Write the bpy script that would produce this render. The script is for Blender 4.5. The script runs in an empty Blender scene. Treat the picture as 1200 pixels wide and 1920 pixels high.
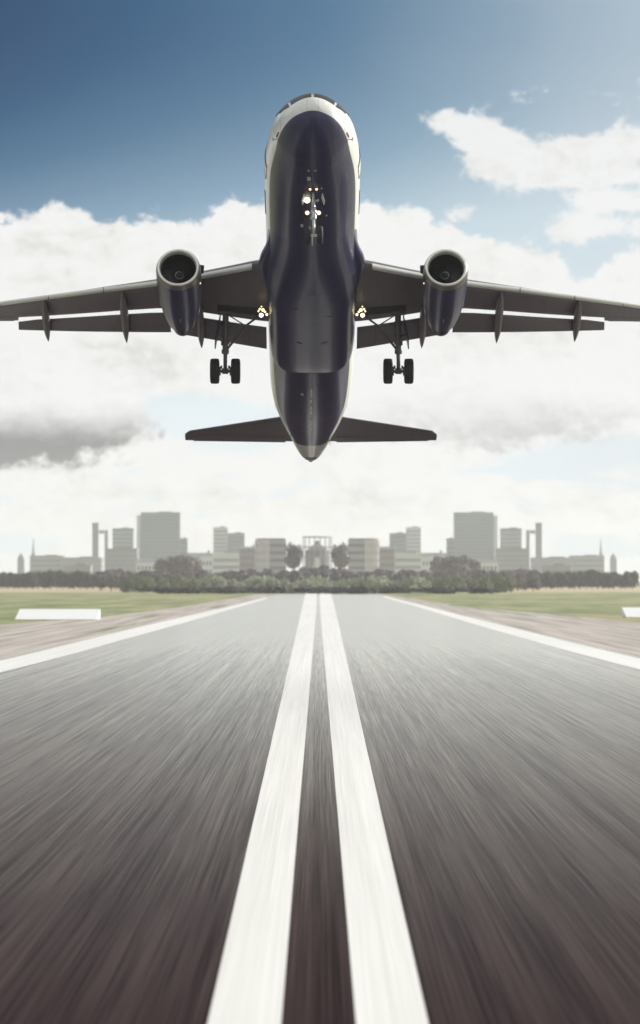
import bpy, math, random
from mathutils import Vector, Matrix, noise as mnoise
R = math.radians
sc = bpy.context.scene
COL = sc.collection

# ------------------------------------------------------------------ camera
FPX, HOR, EYE = 5460.0, 1090.0, 5.0          # long lens, horizon row (of 1920), eye height
TILT = math.atan((HOR-960)/FPX)
cam_d = bpy.data.cameras.new("camera"); cam = bpy.data.objects.new("camera", cam_d); COL.objects.link(cam)
cam.location = (0, 0, EYE); cam.rotation_euler = (math.pi/2+TILT, 0, 0)
cam_d.sensor_fit = 'HORIZONTAL'; cam_d.sensor_width = 36; cam_d.lens = FPX/1200*36
cam_d.clip_start = 1; cam_d.clip_end = 30000
cam_d.dof.use_dof = True; cam_d.dof.focus_distance = 97; cam_d.dof.aperture_fstop = 1.7
sc.camera = cam
sc.view_settings.view_transform = 'Standard'; sc.view_settings.look = 'None'
sc.view_settings.exposure = 0.2; sc.view_settings.gamma = 1.0
try:
    sc.cycles.volume_bounces = 1; sc.cycles.max_bounces = 8
    sc.cycles.use_denoising = True
except Exception: pass

SUN_EL, SUN_AZ = R(20), R(58)                # azimuth from the view direction (+Y) towards +X

# ------------------------------------------------------------------ node helper
class N:
    def __init__(s, tree):
        s.t = tree; s.L = tree.links
    def new(s, typ, **kw):
        n = s.t.nodes.new(typ)
        for k, v in kw.items(): setattr(n, k, v)
        return n
    def put(s, sock, v):
        if isinstance(v, bpy.types.NodeSocket): s.L.new(v, sock)
        elif v is not None:
            try: sock.default_value = v
            except Exception: sock.default_value = (*v, 1)
    def m(s, op, a, b=None, c=None, clamp=False):
        n = s.new('ShaderNodeMath', operation=op); n.use_clamp = clamp
        s.put(n.inputs[0], a)
        if b is not None: s.put(n.inputs[1], b)
        if c is not None: s.put(n.inputs[2], c)
        return n.outputs[0]
    def smooth(s, v, lo, hi, a=0.0, b=1.0):
        n = s.new('ShaderNodeMapRange', interpolation_type='SMOOTHSTEP')
        s.put(n.inputs['Value'], v)
        for k, q in (('From Min', lo), ('From Max', hi), ('To Min', a), ('To Max', b)): s.put(n.inputs[k], q)
        return n.outputs[0]
    def mix(s, f, a, b, bt='MIX'):
        n = s.new('ShaderNodeMix', data_type='RGBA', blend_type=bt)
        s.put(n.inputs['Factor'], f)
        for k, q in ((6, a), (7, b)):
            if isinstance(q, tuple) and len(q) == 3: q = (*q, 1)
            s.put(n.inputs[k], q)
        return n.outputs[2]
    def vec(s, x, y, z):
        n = s.new('ShaderNodeCombineXYZ')
        for i, q in enumerate((x, y, z)): s.put(n.inputs[i], q)
        return n.outputs[0]
    def sep(s, v):
        n = s.new('ShaderNodeSeparateXYZ'); s.L.new(v, n.inputs[0]); return n.outputs
    def noise(s, v, scale, detail=4, rough=.55, dist=0.0, dim='3D'):
        n = s.new('ShaderNodeTexNoise', noise_dimensions=dim)
        s.L.new(v, n.inputs['Vector']); n.inputs['Scale'].default_value = scale
        n.inputs['Detail'].default_value = detail; n.inputs['Roughness'].default_value = rough
        n.inputs['Distortion'].default_value = dist
        return n.outputs['Fac']
    def curve(s, v, pts):
        n = s.new('ShaderNodeFloatCurve'); c = n.mapping.curves[0]
        c.points[0].location = pts[0]; c.points[1].location = pts[-1]
        for p in pts[1:-1]: c.points.new(*p)
        for p in c.points: p.handle_type = 'AUTO'
        n.mapping.use_clip = False; n.mapping.update()
        s.put(n.inputs['Value'], v); return n.outputs[0]

# ------------------------------------------------------------------ sky
world = bpy.data.worlds.new("World"); sc.world = world; world.use_nodes = True
wt = world.node_tree; wt.nodes.clear(); n = N(wt)
WS = 0.1
tc = n.new('ShaderNodeTexCoord'); G = tc.outputs['Generated']
gx, gy, gz = n.sep(G)
U = n.m('MULTIPLY', n.m('ARCTAN2', gx, gy), 54.6)        # about a fiftieth of a radian: azimuth
V = n.m('MULTIPLY', n.m('ARCSINE', gz), 54.6)            # elevation
sky = n.new('ShaderNodeTexSky', sky_type='NISHITA'); sky.sun_disc = False
sky.sun_elevation = SUN_EL; sky.sun_rotation = SUN_AZ; sky.dust_density = 1.2; sky.altitude = 50
P = n.vec(U, n.m('MULTIPLY', V, 1.35), 0)
warp = n.new('ShaderNodeTexNoise'); n.L.new(P, warp.inputs['Vector']); warp.inputs['Scale'].default_value = 1.1; warp.inputs['Detail'].default_value = 3
wv = n.new('ShaderNodeVectorMath', operation='SCALE'); n.L.new(warp.outputs['Color'], wv.inputs[0]); wv.inputs['Scale'].default_value = .55
wa = n.new('ShaderNodeVectorMath', operation='ADD'); n.L.new(P, wa.inputs[0]); n.L.new(wv.outputs[0], wa.inputs[1]); PW = wa.outputs[0]
f_big = n.m('SUBTRACT', n.noise(PW, .42, 5, .5), .5)
f_mid = n.m('SUBTRACT', n.noise(PW, 1.5, 9, .62), .5)
f_fin = n.m('SUBTRACT', n.noise(PW, 4.2, 8, .68), .5)
def voro(scale):
    v = n.new('ShaderNodeTexVoronoi', feature='SMOOTH_F1'); n.L.new(PW, v.inputs['Vector']); v.inputs['Scale'].default_value = scale
    v.inputs['Smoothness'].default_value = .5
    return n.m('SUBTRACT', .45, v.outputs['Distance'])
puff = n.m('ADD', n.m('MULTIPLY', voro(1.6), .55), n.m('MULTIPLY', voro(4.0), .3))
def blob(cx, cy, rx, ry, w=1.0):
    dx = n.m('DIVIDE', n.m('SUBTRACT', U, cx), rx); dy = n.m('DIVIDE', n.m('SUBTRACT', V, cy), ry)
    e = n.m('EXPONENT', n.m('MULTIPLY', n.m('ADD', n.m('MULTIPLY', dx, dx), n.m('MULTIPLY', dy, dy)), -1.0))
    return n.m('MULTIPLY', e, w)
def blobs(L):
    a = blob(*L[0])
    for q in L[1:]: a = n.m('ADD', a, blob(*q))
    return a
# cumulus bank
tops = [(-8,6.9),(-6,6.8),(-5.3,6.95),(-4.6,7.0),(-3.9,6.8),(-3.2,6.95),(-2.6,6.8),(-2.0,7.0),(-1.55,7.25),(-1.1,7.2),(0,7.2),(.9,7.15),(1.35,6.95),(1.75,7.1),(2.2,6.8),
        (2.9,6.5),(3.5,6.35),(4.1,6.25),(4.6,6.0),(5.05,5.65),(5.4,6.05),(6,6.2),(8,6.4)]
top = n.m('MULTIPLY', n.curve(n.m('DIVIDE', n.m('ADD', U, 8), 16, clamp=True), [((a+8)/16, b/10) for a, b in tops]), 10)
d = n.m('ADD', n.m('SUBTRACT', top, V), n.m('ADD', n.m('MULTIPLY', f_mid, .75), n.m('MULTIPLY', puff, .5)))
d = n.m('ADD', d, n.m('MULTIPLY', f_fin, .5))
bank = n.smooth(d, -.04, .17)
# breaks in the bank
holes = blobs([(-2.35,3.1,1.0,.38),(-1.5,2.75,1.0,.4),(-3.0,3.25,.5,.25),(5.3,2.4,1.6,.42,1.2),(4.0,2.1,1.0,.2,1.2),(-1.7,3.0,.9,.4,.5),(-5.6,.75,1.3,.22),(5.7,.7,1.4,.25)])
low = n.vec(n.m('MULTIPLY', U, .75), n.m('MULTIPLY', V, 2.6), 4)
lown = n.m('SUBTRACT', n.noise(low, 1.0, 7, .58, .4), .5)
holes = n.m('ADD', holes, n.m('MULTIPLY', n.smooth(V, 2.5, 2.0, 0, 1), n.m('ADD', .12, n.m('MULTIPLY', lown, 3.2))))
hole = n.smooth(n.m('ADD', n.m('ADD', holes, n.m('MULTIPLY', f_mid, 1.1)), n.m('MULTIPLY', puff, -.35)), .22, .85)
bank = n.m('MULTIPLY', bank, n.m('SUBTRACT', 1, n.m('MULTIPLY', hole, .9)))
# broken cloud, upper right
wl = blobs([(2.35,8.6,.38,.24,.95),(2.85,8.4,.6,.34,1.1),(3.3,7.95,.65,.42,1.1),(3.9,7.7,.65,.42,1.05),(4.55,7.85,.5,.28,.95),(5.2,8.0,.7,.3,1.),(5.9,8.15,.6,.42,1.),
            (3.35,8.25,.45,.22,.7),(4.4,7.5,.6,.25,.7),(4.8,8.1,.4,.2,.6),(5.7,7.52,.7,.19,1.35),(5.25,7.12,.6,.2,1.35),(4.95,6.66,.6,.26,1.35),(6.0,7.05,.6,.18,1.25),(6.0,6.62,.6,.2,1.0),(2.65,6.85,.38,.2,.75),(6.2,9.15,.6,.35,.55),(3.9,9.1,.5,.25,.28),(5.1,9.0,.7,.25,.3),(4.6,6.4,.6,.2,.4)])
near_w = n.smooth(wl, .05, .25)
wl = n.m('ADD', n.m('ADD', wl, n.m('MULTIPLY', f_mid, 1.9)), n.m('ADD', n.m('MULTIPLY', f_fin, 1.5), n.m('MULTIPLY', puff, .45)))
wisp = n.m('MULTIPLY', n.smooth(n.m('MULTIPLY', wl, 1.2), .34, 1.2), near_w)
# the rest of the dome overhead
over = n.smooth(n.m('ADD', n.noise(PW, .12, 8, .6), n.smooth(V, 14, 22, -.4, .12)), .5, .62)
cover = n.m('MAXIMUM', n.m('MAXIMUM', bank, n.m('MULTIPLY', wisp, .93)), over)
# clear sky
t = n.m('ADD', n.m('MULTIPLY', n.m('ADD', U, 6), .052), n.m('MULTIPLY', n.m('POWER', n.m('MAXIMUM', n.m('SUBTRACT', 10.9, V), 0), 2), .03))
t = n.m('MULTIPLY', t, .5, clamp=True)
ramp = n.new('ShaderNodeValToRGB'); n.put(ramp.inputs[0], t); e = ramp.color_ramp.elements
e[0].position = 0; e[0].color = (.006,.052,.135,1); e[1].position = 1; e[1].color = (.68,.76,.80,1)
for p_, c_ in ((.07,(.018,.084,.185,1)),(.16,(.066,.155,.265,1)),(.31,(.20,.32,.43,1)),(.5,(.48,.60,.67,1))):
    k = e.new(p_); k.color = c_
veil = n.mix(n.smooth(n.m('ADD', U, n.m('MULTIPLY', f_big, 2.5)), 0, 8, 0, .42), ramp.outputs[0], (.58,.62,.66))
up = n.smooth(V, 12, 30)
clear = n.mix(up, n.mix(1, veil, (10,10,10), 'MULTIPLY'), sky.outputs[0])
# cloud light and shade: the sunlit rims, the grey flat undersides
grey = blobs([(1.9,3.6,1.6,.5,.2),(-5,3.9,1.6,.4,.2),
              (-5.3,6.25,.7,.28,.3),(-3.4,4.2,1.6,.35,.2),(3.6,4.4,1.6,.4,.22),(-5,5.5,1.2,.25,.16),(0,1.55,2.2,.22,.15),(-3.5,1.7,1.5,.16,.12),(4.5,1.45,1.6,.2,.15),(2.7,5.6,.8,.25,.12)])
shade = n.m('ADD', grey, n.m('ADD', n.m('MULTIPLY', f_mid, .75), n.m('MULTIPLY', f_big, .8)))
shade = n.m('SUBTRACT', shade, n.m('MULTIPLY', puff, .3))
off_ = n.new('ShaderNodeVectorMath', operation='ADD'); n.L.new(PW, off_.inputs[0]); off_.inputs[1].default_value = (.10, .17, 0)
relief = n.m('SUBTRACT', n.noise(off_.outputs[0], 1.1, 8, .6), n.noise(PW, 1.1, 8, .6))      # side of each billow turned to the light
shade = n.m('ADD', shade, n.m('MULTIPLY', relief, 1.15))
shade = n.m('ADD', shade, n.m('MULTIPLY', f_fin, .3), clamp=True)
rc = n.new('ShaderNodeValToRGB'); n.put(rc.inputs[0], shade); e = rc.color_ramp.elements
e[0].position = 0; e[0].color = (.785,.79,.785,1); e[1].position = 1; e[1].color = (.27,.275,.28,1)
for p_, c_ in ((.22,(.74,.74,.72,1)),(.5,(.60,.605,.60,1)),(.75,(.42,.425,.425,1))):
    k = e.new(p_); k.color = c_
cloud = n.mix(1, rc.outputs[0], (10,10,10), 'MULTIPLY')
col = n.mix(cover, clear, cloud)
# two nearer cumulus with flat grey bases in front of the bank
def cumulus(col, cx, cy, rx, ry, base, dark, soft=.22):
    dx = n.m('DIVIDE', n.m('SUBTRACT', U, cx), rx); dy = n.m('DIVIDE', n.m('SUBTRACT', V, cy), ry)
    r2 = n.m('ADD', n.m('MULTIPLY', dx, dx), n.m('MULTIPLY', dy, dy))
    dd = n.m('ADD', n.m('SUBTRACT', 1, r2), n.m('ADD', n.m('MULTIPLY', f_mid, 1.5), n.m('ADD', n.m('MULTIPLY', puff, .8), n.m('MULTIPLY', f_fin, .5))))
    mk = n.smooth(dd, .0, soft)
    vb = n.m('ADD', V, n.m('ADD', n.m('MULTIPLY', f_mid, .5), n.m('MULTIPLY', f_fin, .15)))
    mk = n.m('MULTIPLY', mk, n.smooth(vb, base-.10, base+.12))
    g = n.m('MULTIPLY', n.smooth(vb, base+1.35, base+.2), dark)
    g = n.m('ADD', g, n.m('ADD', n.m('MULTIPLY', relief, .7), n.m('MULTIPLY', f_mid, .3)))
    g = n.m('ADD', g, n.m('MULTIPLY', f_big, .4), clamp=True)
    r_ = n.new('ShaderNodeValToRGB'); n.put(r_.inputs[0], g); e = r_.color_ramp.elements
    e[0].position = 0; e[0].color = (7.9,7.95,7.9,1); e[1].position = 1; e[1].color = (2.3,2.35,2.4,1)
    for p_, c_ in ((.22,(7.1,7.15,7.15,1)),(.5,(5.3,5.35,5.3,1)),(.75,(3.6,3.65,3.65,1))):
        k = e.new(p_); k.color = c_
    return n.mix(mk, col, r_.outputs[0])
col = cumulus(col, 3.4, 3.4, 3.2, 1.1, 2.4, .45, .6)
col = cumulus(col, -5.6, 3.15, 2.95, 1.25, 2.14, 1.08, .5)
bg = n.new('ShaderNodeBackground'); n.L.new(col, bg.inputs[0]); bg.inputs[1].default_value = WS
out = n.new('ShaderNodeOutputWorld'); n.L.new(bg.outputs[0], out.inputs[0])

try:
    world.cycles.sampling_method = 'MANUAL'; world.cycles.sample_map_resolution = 512
except Exception: pass
sd = bpy.data.lights.new("sun", 'SUN'); sun = bpy.data.objects.new("sun", sd); COL.objects.link(sun)
sd.energy = 4.8; sd.angle = R(.6); sd.color = (1, .94, .84)
sdir = Vector((math.sin(SUN_AZ)*math.cos(SUN_EL), math.cos(SUN_AZ)*math.cos(SUN_EL), math.sin(SUN_EL)))
sun.rotation_euler = sdir.to_track_quat('Z', 'Y').to_euler(); sun.location = sdir*200

# ------------------------------------------------------------------ helpers
def mat(name, fn):
    m = bpy.data.materials.new(name); m.use_nodes = True; t = m.node_tree; t.nodes.clear(); k = N(t)
    o = k.new('ShaderNodeOutputMaterial'); b = k.new('ShaderNodeBsdfPrincipled'); k.L.new(b.outputs[0], o.inputs[0])
    fn(k, b); k.out = o; return m
def oc(k): return k.new('ShaderNodeTexCoord').outputs['Object']
def plain(name, color, rough=.5, metal=0., var=.12, scale=2., coat=0., ior=None):
    def f(k, b):
        v = k.noise(oc(k), scale, 5, .6)
        c = k.mix(v, tuple(x*(1-var) for x in color), tuple(min(1, x*(1+var)) for x in color))
        k.L.new(c, b.inputs['Base Color']); b.inputs['Metallic'].default_value = metal
        k.put(b.inputs['Roughness'], k.smooth(v, .2, .8, rough*.85, min(1, rough*1.15)))
        if coat: b.inputs['Coat Weight'].default_value = coat; b.inputs['Coat Roughness'].default_value = .08
    return mat(name, f)
def mesh(name, V_, F_, m, parent=None, smooth=False, sharp=None):
    me = bpy.data.meshes.new(name); me.from_pydata([tuple(v) for v in V_], [], F_); me.validate()
    import bmesh
    bm = bmesh.new(); bm.from_mesh(me); bmesh.ops.recalc_face_normals(bm, faces=bm.faces); bm.to_mesh(me); bm.free()
    if smooth:
        me.shade_smooth()
        if sharp:
            me.set_sharp_from_angle(angle=R(sharp))
    me.materials.append(m)
    o = bpy.data.objects.new(name, me); COL.objects.link(o)
    if parent: o.parent = parent
    return o
def sheet(name, V_, F_, m, parent=None):
    me = bpy.data.meshes.new(name); me.from_pydata([tuple(v) for v in V_], [], F_); me.materials.append(m)
    o = bpy.data.objects.new(name, me); COL.objects.link(o)
    if parent: o.parent = parent
    return o
class B:
    """collects shapes for ONE mesh"""
    def __init__(s): s.v = []; s.f = []
    def add(s, V_, F_):
        o = len(s.v); s.v += [Vector(v) for v in V_]; s.f += [tuple(i+o for i in f) for f in F_]; return s
    def box(s, c, d, rot=None):
        h = [x/2 for x in d]; V_ = [Vector((x*h[0], y*h[1], z*h[2])) for x in (-1,1) for y in (-1,1) for z in (-1,1)]
        if rot: V_ = [rot @ v for v in V_]
        V_ = [v+Vector(c) for v in V_]
        return s.add(V_, [(0,1,3,2),(4,6,7,5),(0,4,5,1),(2,3,7,6),(0,2,6,4),(1,5,7,3)])
    def tube(s, a, b, ra, rb=None, n_=14, caps=True):
        rb = ra if rb is None else rb; a, b = Vector(a), Vector(b); q = (b-a).to_track_quat('Z', 'Y')
        V_ = []
        for p, r in ((a, ra), (b, rb)):
            for i in range(n_):
                t_ = 2*math.pi*i/n_; V_.append(p + q @ Vector((r*math.cos(t_), r*math.sin(t_), 0)))
        F_ = [(i, (i+1) % n_, n_+(i+1) % n_, n_+i) for i in range(n_)]
        if caps: F_ += [tuple(range(n_))[::-1], tuple(range(n_, 2*n_))]
        return s.add(V_, F_)
    def lathe(s, prof, origin, axis, n_=40, closed=False):
        """prof: (t along axis, radius)"""
        q = Vector(axis).normalized().to_track_quat('Z', 'Y'); O = Vector(origin); V_ = []
        for t_, r in prof:
            for i in range(n_):
                a = 2*math.pi*i/n_; V_.append(O + q @ Vector((r*math.cos(a), r*math.sin(a), t_)))
        F_ = []; K = len(prof)
        for j in range(K if closed else K-1):
            a_, b_ = j*n_, ((j+1) % K)*n_
            for i in range(n_): F_.append((a_+i, a_+(i+1) % n_, b_+(i+1) % n_, b_+i))
        if not closed:
            if prof[0][1] > 1e-3: F_.append(tuple(range(n_))[::-1])
            if prof[-1][1] > 1e-3: F_.append(tuple(range((K-1)*n_, K*n_)))
        return s.add(V_, F_)
    def loft(s, rings, caps=True):
        n_ = len(rings[0]); V_ = [p for r in rings for p in r]; F_ = []
        for j in range(len(rings)-1):
            for i in range(n_): F_.append((j*n_+i, j*n_+(i+1) % n_, (j+1)*n_+(i+1) % n_, (j+1)*n_+i))
        if caps: F_ += [tuple(range(n_))[::-1], tuple(range((len(rings)-1)*n_, len(rings)*n_))]
        return s.add(V_, F_)
    def mirror(s, sx):
        if sx < 0:
            for v in s.v: v.x = -v.x
        return s
    def build(s, name, m, parent=None, smooth=False, sharp=None): return mesh(name, s.v, s.f, m, parent, smooth, sharp)
def empty(name, loc=(0,0,0), rot=(0,0,0)):
    o = bpy.data.objects.new(name, None); COL.objects.link(o); o.location = loc; o.rotation_euler = rot
    o.empty_display_size = .1; return o
def tag(o, label, cat, group=None):
    o['label'] = label; o['category'] = cat
    if group: o['group'] = group
    return o
def struct(o, kind='structure'): o['kind'] = kind; return o
def hermite(tab, x):
    """smooth interpolation of rows (x, a, b, ...)"""
    if x <= tab[0][0]: return tab[0][1:]
    if x >= tab[-1][0]: return tab[-1][1:]
    for i in range(len(tab)-1):
        if tab[i+1][0] >= x: break
    def slope(j, c):
        if j <= 0: return (tab[1][c]-tab[0][c])/(tab[1][0]-tab[0][0])
        if j >= len(tab)-1: return (tab[-1][c]-tab[-2][c])/(tab[-1][0]-tab[-2][0])
        a = (tab[j][c]-tab[j-1][c])/(tab[j][0]-tab[j-1][0]); b = (tab[j+1][c]-tab[j][c])/(tab[j+1][0]-tab[j][0])
        if a*b <= 0: return 0.
        return 2*a*b/(a+b)
    h = tab[i+1][0]-tab[i][0]; t_ = (x-tab[i][0])/h; r = []
    for c in range(1, len(tab[0])):
        p0, p1, m0, m1 = tab[i][c], tab[i+1][c], slope(i, c)*h, slope(i+1, c)*h
        r.append((2*t_**3-3*t_**2+1)*p0+(t_**3-2*t_**2+t_)*m0+(-2*t_**3+3*t_**2)*p1+(t_**3-t_**2)*m1)
    return tuple(r)

# ------------------------------------------------------------------ ground
def ground_pt(px, v):
    """where the line of sight through a photo point meets the flat ground"""
    a = math.atan((960-v)/FPX)+TILT
    Y = EYE/math.tan(-a)
    depth = Y*math.cos(TILT)-EYE*math.sin(TILT)
    return ((px-600)/FPX*depth, Y)

def streaks(k, co, amp=1.0):
    x, y, z = k.sep(co)
    def layer(sx, sy, d=3, r=.6):
        return k.m('SUBTRACT', k.noise(k.vec(k.m('MULTIPLY', x, sx), k.m('MULTIPLY', y, sy), 0), 1, d, r), .5)
    fine = layer(30, .09, 2, .6); mid = k.m('ADD', layer(9, .022, 2, .6), k.m('MULTIPLY', layer(3.4, .008, 2, .5), .8)); wide = layer(1.1, .004, 2, .55); patch = layer(.10, .010, 3, .5)
    return fine, mid, wide, patch

def asphalt(k, b):
    co = oc(k); fine, mid, wide, patch = streaks(k, co)
    s_ = k.m('ADD', k.m('ADD', k.m('MULTIPLY', fine, 1.3), k.m('MULTIPLY', mid, .66)), k.m('ADD', k.m('MULTIPLY', wide, .4), k.m('MULTIPLY', patch, .35)))
    f = k.smooth(s_, -.55, .6)
    c = k.mix(f, (.009,.004,.007), (.078,.055,.054))
    k.t.nodes.remove(b)
    dif = k.new('ShaderNodeBsdfDiffuse'); k.L.new(c, dif.inputs[0])
    gl = k.new('ShaderNodeBsdfAnisotropic'); gl.distribution = 'GGX'
    k.put(gl.inputs['Color'], (1,.965,.885,1)); k.put(gl.inputs['Roughness'], k.smooth(s_, -.5, .5, .22, .15))
    fr = k.new('ShaderNodeLayerWeight'); fr.inputs['Blend'].default_value = .5
    graze = k.m('MULTIPLY', k.m('POWER', fr.outputs['Facing'], 27), 1.95)          # a dry road only shines at very flat angles
    ms = k.new('ShaderNodeMixShader')
    k.put(ms.inputs[0], k.m('MULTIPLY', graze, k.smooth(s_, -.5, .5, .75, 1.12), clamp=True))
    k.L.new(dif.outputs[0], ms.inputs[1]); k.L.new(gl.outputs[0], ms.inputs[2])
    o = [q for q in k.t.nodes if q.type == 'OUTPUT_MATERIAL'][0]; k.L.new(ms.outputs[0], o.inputs[0])
M_asph = mat("asphalt", asphalt)
def paint(k, b):
    co = oc(k); fine, mid, wide, patch = streaks(k, co)
    s_ = k.m('ADD', k.m('ADD', k.m('MULTIPLY', fine, .8), k.m('MULTIPLY', mid, .7)), k.m('MULTIPLY', patch, .5))
    k.L.new(k.mix(k.smooth(s_, -.45, .5), (.66,.65,.62), (.90,.89,.86)), b.inputs['Base Color'])
    b.inputs['Roughness'].default_value = .5
M_paint = mat("runway_paint", paint)
def verge(k, b):
    co = oc(k); x, y, z = k.sep(co)
    a = k.noise(k.vec(k.m('MULTIPLY', x, .8), k.m('MULTIPLY', y, .012), 0), 1, 5, .6)
    g = k.noise(k.vec(k.m('MULTIPLY', x, .25), k.m('MULTIPLY', y, .006), 7), 1, 4, .6)
    c = k.mix(k.smooth(a, .3, .7), (.27,.235,.205), (.50,.455,.415))
    c = k.mix(k.smooth(g, .56, .66), c, (.14,.15,.07))
    k.L.new(c, b.inputs['Base Color']); b.inputs['Roughness'].default_value = .8
M_verge = mat("gravel_verge", verge)
def grassm(k, b):
    co = oc(k); x, y, z = k.sep(co)
    a = k.noise(k.vec(k.m('MULTIPLY', x, .10), k.m('MULTIPLY', y, .014), 0), 1, 5, .65)
    g = k.noise(k.vec(k.m('MULTIPLY', x, .02), k.m('MULTIPLY', y, .006), 3), 1, 4, .6)
    c = k.mix(k.smooth(a, .3, .7), (.14,.165,.065), (.31,.33,.17))
    c = k.mix(k.smooth(g, .5, .68), c, (.33,.29,.17))
    # a strip of dry grass at the far side of the field
    c = k.mix(k.m('MULTIPLY', k.smooth(y, 1250, 1400), k.smooth(y, 2300, 2600, 1, 0)), c, (.46,.39,.25))
    k.L.new(c, b.inputs['Base Color']); b.inputs['Roughness'].default_value = .9; b.inputs['Specular IOR Level'].default_value = .2
M_grass = mat("grass", grassm)

struct(sheet("grass_ground", [(-7000,-400,0),(7000,-400,0),(7000,12000,0),(-7000,12000,0)], [(0,1,2,3)], M_grass))
def strip(name, rows, z, m):
    V_ = []; F_ = []
    for xa, xb, y in rows: V_ += [(xa, y, z), (xb, y, z)]
    for i in range(len(rows)-1): F_.append((2*i, 2*i+1, 2*i+3, 2*i+2))
    return struct(sheet(name, V_, F_, m))
edgeL = [(-80,1259,1280.5),(0,1240,1261.5),(75,1222,1243),(150,1203.5,1223),(225,1185,1201.5),(300,1167,1180.5),(360,1153.5,1164),(400,1144.5,1152.5),(450,1132.5,1138),(480,1125,1129),(500,1120,1122.5)]
edgeR = [(1280,1257,1278),(1200,1236,1256),(1125,1218.5,1237),(1050,1200.5,1217),(975,1181.5,1195.5),(900,1163,1174),(850,1150.5,1159),(800,1137.5,1143.5),(760,1127.5,1131.5),(720,1117.5,1120)]
def edge_strip(name, E_, z):
    rows_o = [ground_pt(px, v0) for px, v0, v1 in E_]; rows_i = [ground_pt(px, v1) for px, v0, v1 in E_]
    ox, ix = rows_o[0][0], rows_i[0][0]
    Vs = [(ox, -200, z), (ix, -200, z)]
    for a, b_ in zip(rows_o, rows_i): Vs += [(a[0], a[1], z), (b_[0], b_[1], z)]
    return struct(sheet(name, Vs, [(2*i, 2*i+1, 2*i+3, 2*i+2) for i in range(len(rows_o))], M_paint)), rows_o
_, eo = edge_strip("runway_edge_marking", edgeL, .024)
_, er = edge_strip("runway_edge_marking", edgeR, .024)
END = 1160
strip("verge", [(-37,37,-300),(-37,39,330),(-30,36,430),(-27,29,560),(-25,26,900),(-24,24,END+10)], .006, M_verge)
def at_y(rows, y):
    rows = sorted(rows, key=lambda r: r[1])
    if y <= rows[0][1]: return rows[0][0]
    for a, b_ in zip(rows, rows[1:]):
        if b_[1] >= y: return a[0]+(b_[0]-a[0])*(y-a[1])/(b_[1]-a[1])
    return rows[-1][0]
strip("runway", [(at_y(eo, y)-.5, at_y(er, y)+.5, y) for y in (-300,100,180,220,300,400,500,600,750,900,1050,END)], .015, M_asph)
cen = [(v, 530-.2272*(v-1300), 579.7-.0842*(v-1300), 613.7+.086*(v-1300), 664+.2242*(v-1300)) for v in (1925, 1300, 1180)]+[(1140,566.5,593.4,600,628),(1112,573,594.2,598.4,620)]
for a, b_ in ((1, 2), (3, 4)):
    rows = []
    for r in sorted(cen, key=lambda r: -r[0]):
        pa = ground_pt(r[a], r[0]); pb = ground_pt(r[b_], r[0]); rows.append((pa[0], pb[0], pa[1]))
    rows.insert(0, (rows[0][0], rows[0][1], -200))
    strip("runway_centre_marking", rows, .024, M_paint)

# ------------------------------------------------------------------ airliner
NAVY = (.012,.013,.036)
def livery(k, b):
    co = oc(k); x, y, z = k.sep(co)
    # the blue belly rises in a curve at the nose and sweeps up again under the tail
    pts = [(0,-.70),(1,-.86),(2,-.95),(3,-.96),(5,-.90),(8,-.88),(24,-.88),(28,-.62),(31,-.28),(33.5,.10),(34.6,.42),(38,.3)]
    zl = k.m('SUBTRACT', k.m('MULTIPLY', k.curve(k.m('DIVIDE', y, 38, clamp=True), [(a/38, (b_+2)/4) for a, b_ in pts]), 4), 2)
    tail_end = k.smooth(k.m('ADD', y, k.m('MULTIPLY', k.m('ABSOLUTE', x), -.5)), 33.35, 33.45, 0, 3)
    f = k.smooth(k.m('SUBTRACT', k.m('SUBTRACT', z, zl), k.m('MULTIPLY', tail_end, -1)), -.012, .012)
    v = k.noise(co, 1.2, 5, .6); st = k.noise(k.vec(k.m('MULTIPLY', x, 6), k.m('MULTIPLY', y, .5), k.m('MULTIPLY', z, 6)), 1, 4, .6)
    white = k.mix(st, (.60,.62,.57), (.76,.77,.72)); navy = k.mix(v, (.029,.031,.082), (.040,.042,.102))
    c = k.mix(f, navy, white)
    # oily streaks trailing aft along the belly
    gr = k.noise(k.vec(k.m('MULTIPLY', x, 5), k.m('MULTIPLY', y, .22), 2), 1, 5, .7)
    c = k.mix(k.m('MULTIPLY', k.smooth(gr, .56, .74), .35), c, (.13,.125,.13))
    # skin joints
    yy = k.m('ABSOLUTE', k.m('SUBTRACT', k.m('FRACT', k.m('DIVIDE', y, 2.62)), .5))
    seam = k.smooth(yy, .0, .006, 1, 0)
    lx = k.smooth(k.m('ABSOLUTE', k.m('SUBTRACT', k.m('ABSOLUTE', k.m('SUBTRACT', k.m('ABSOLUTE', x), .75)), .52)), .0, .014, 1, 0)
    c = k.mix(k.m('MULTIPLY', k.m('MAXIMUM', seam, lx), .5), c, (.10,.10,.115))
    k.L.new(c, b.inputs['Base Color']); k.put(b.inputs['Roughness'], k.smooth(v, .3, .7, .29, .33)); b.inputs['Coat Weight'].default_value = .15
    b.inputs['Coat Roughness'].default_value = .12
    b.inputs['Specular IOR Level'].default_value = .4
M_liv = mat("fuselage_paint", livery)
M_navy = plain("navy_paint", (.034,.036,.092), .32, 0, .12, .6, coat=.15)
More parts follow.
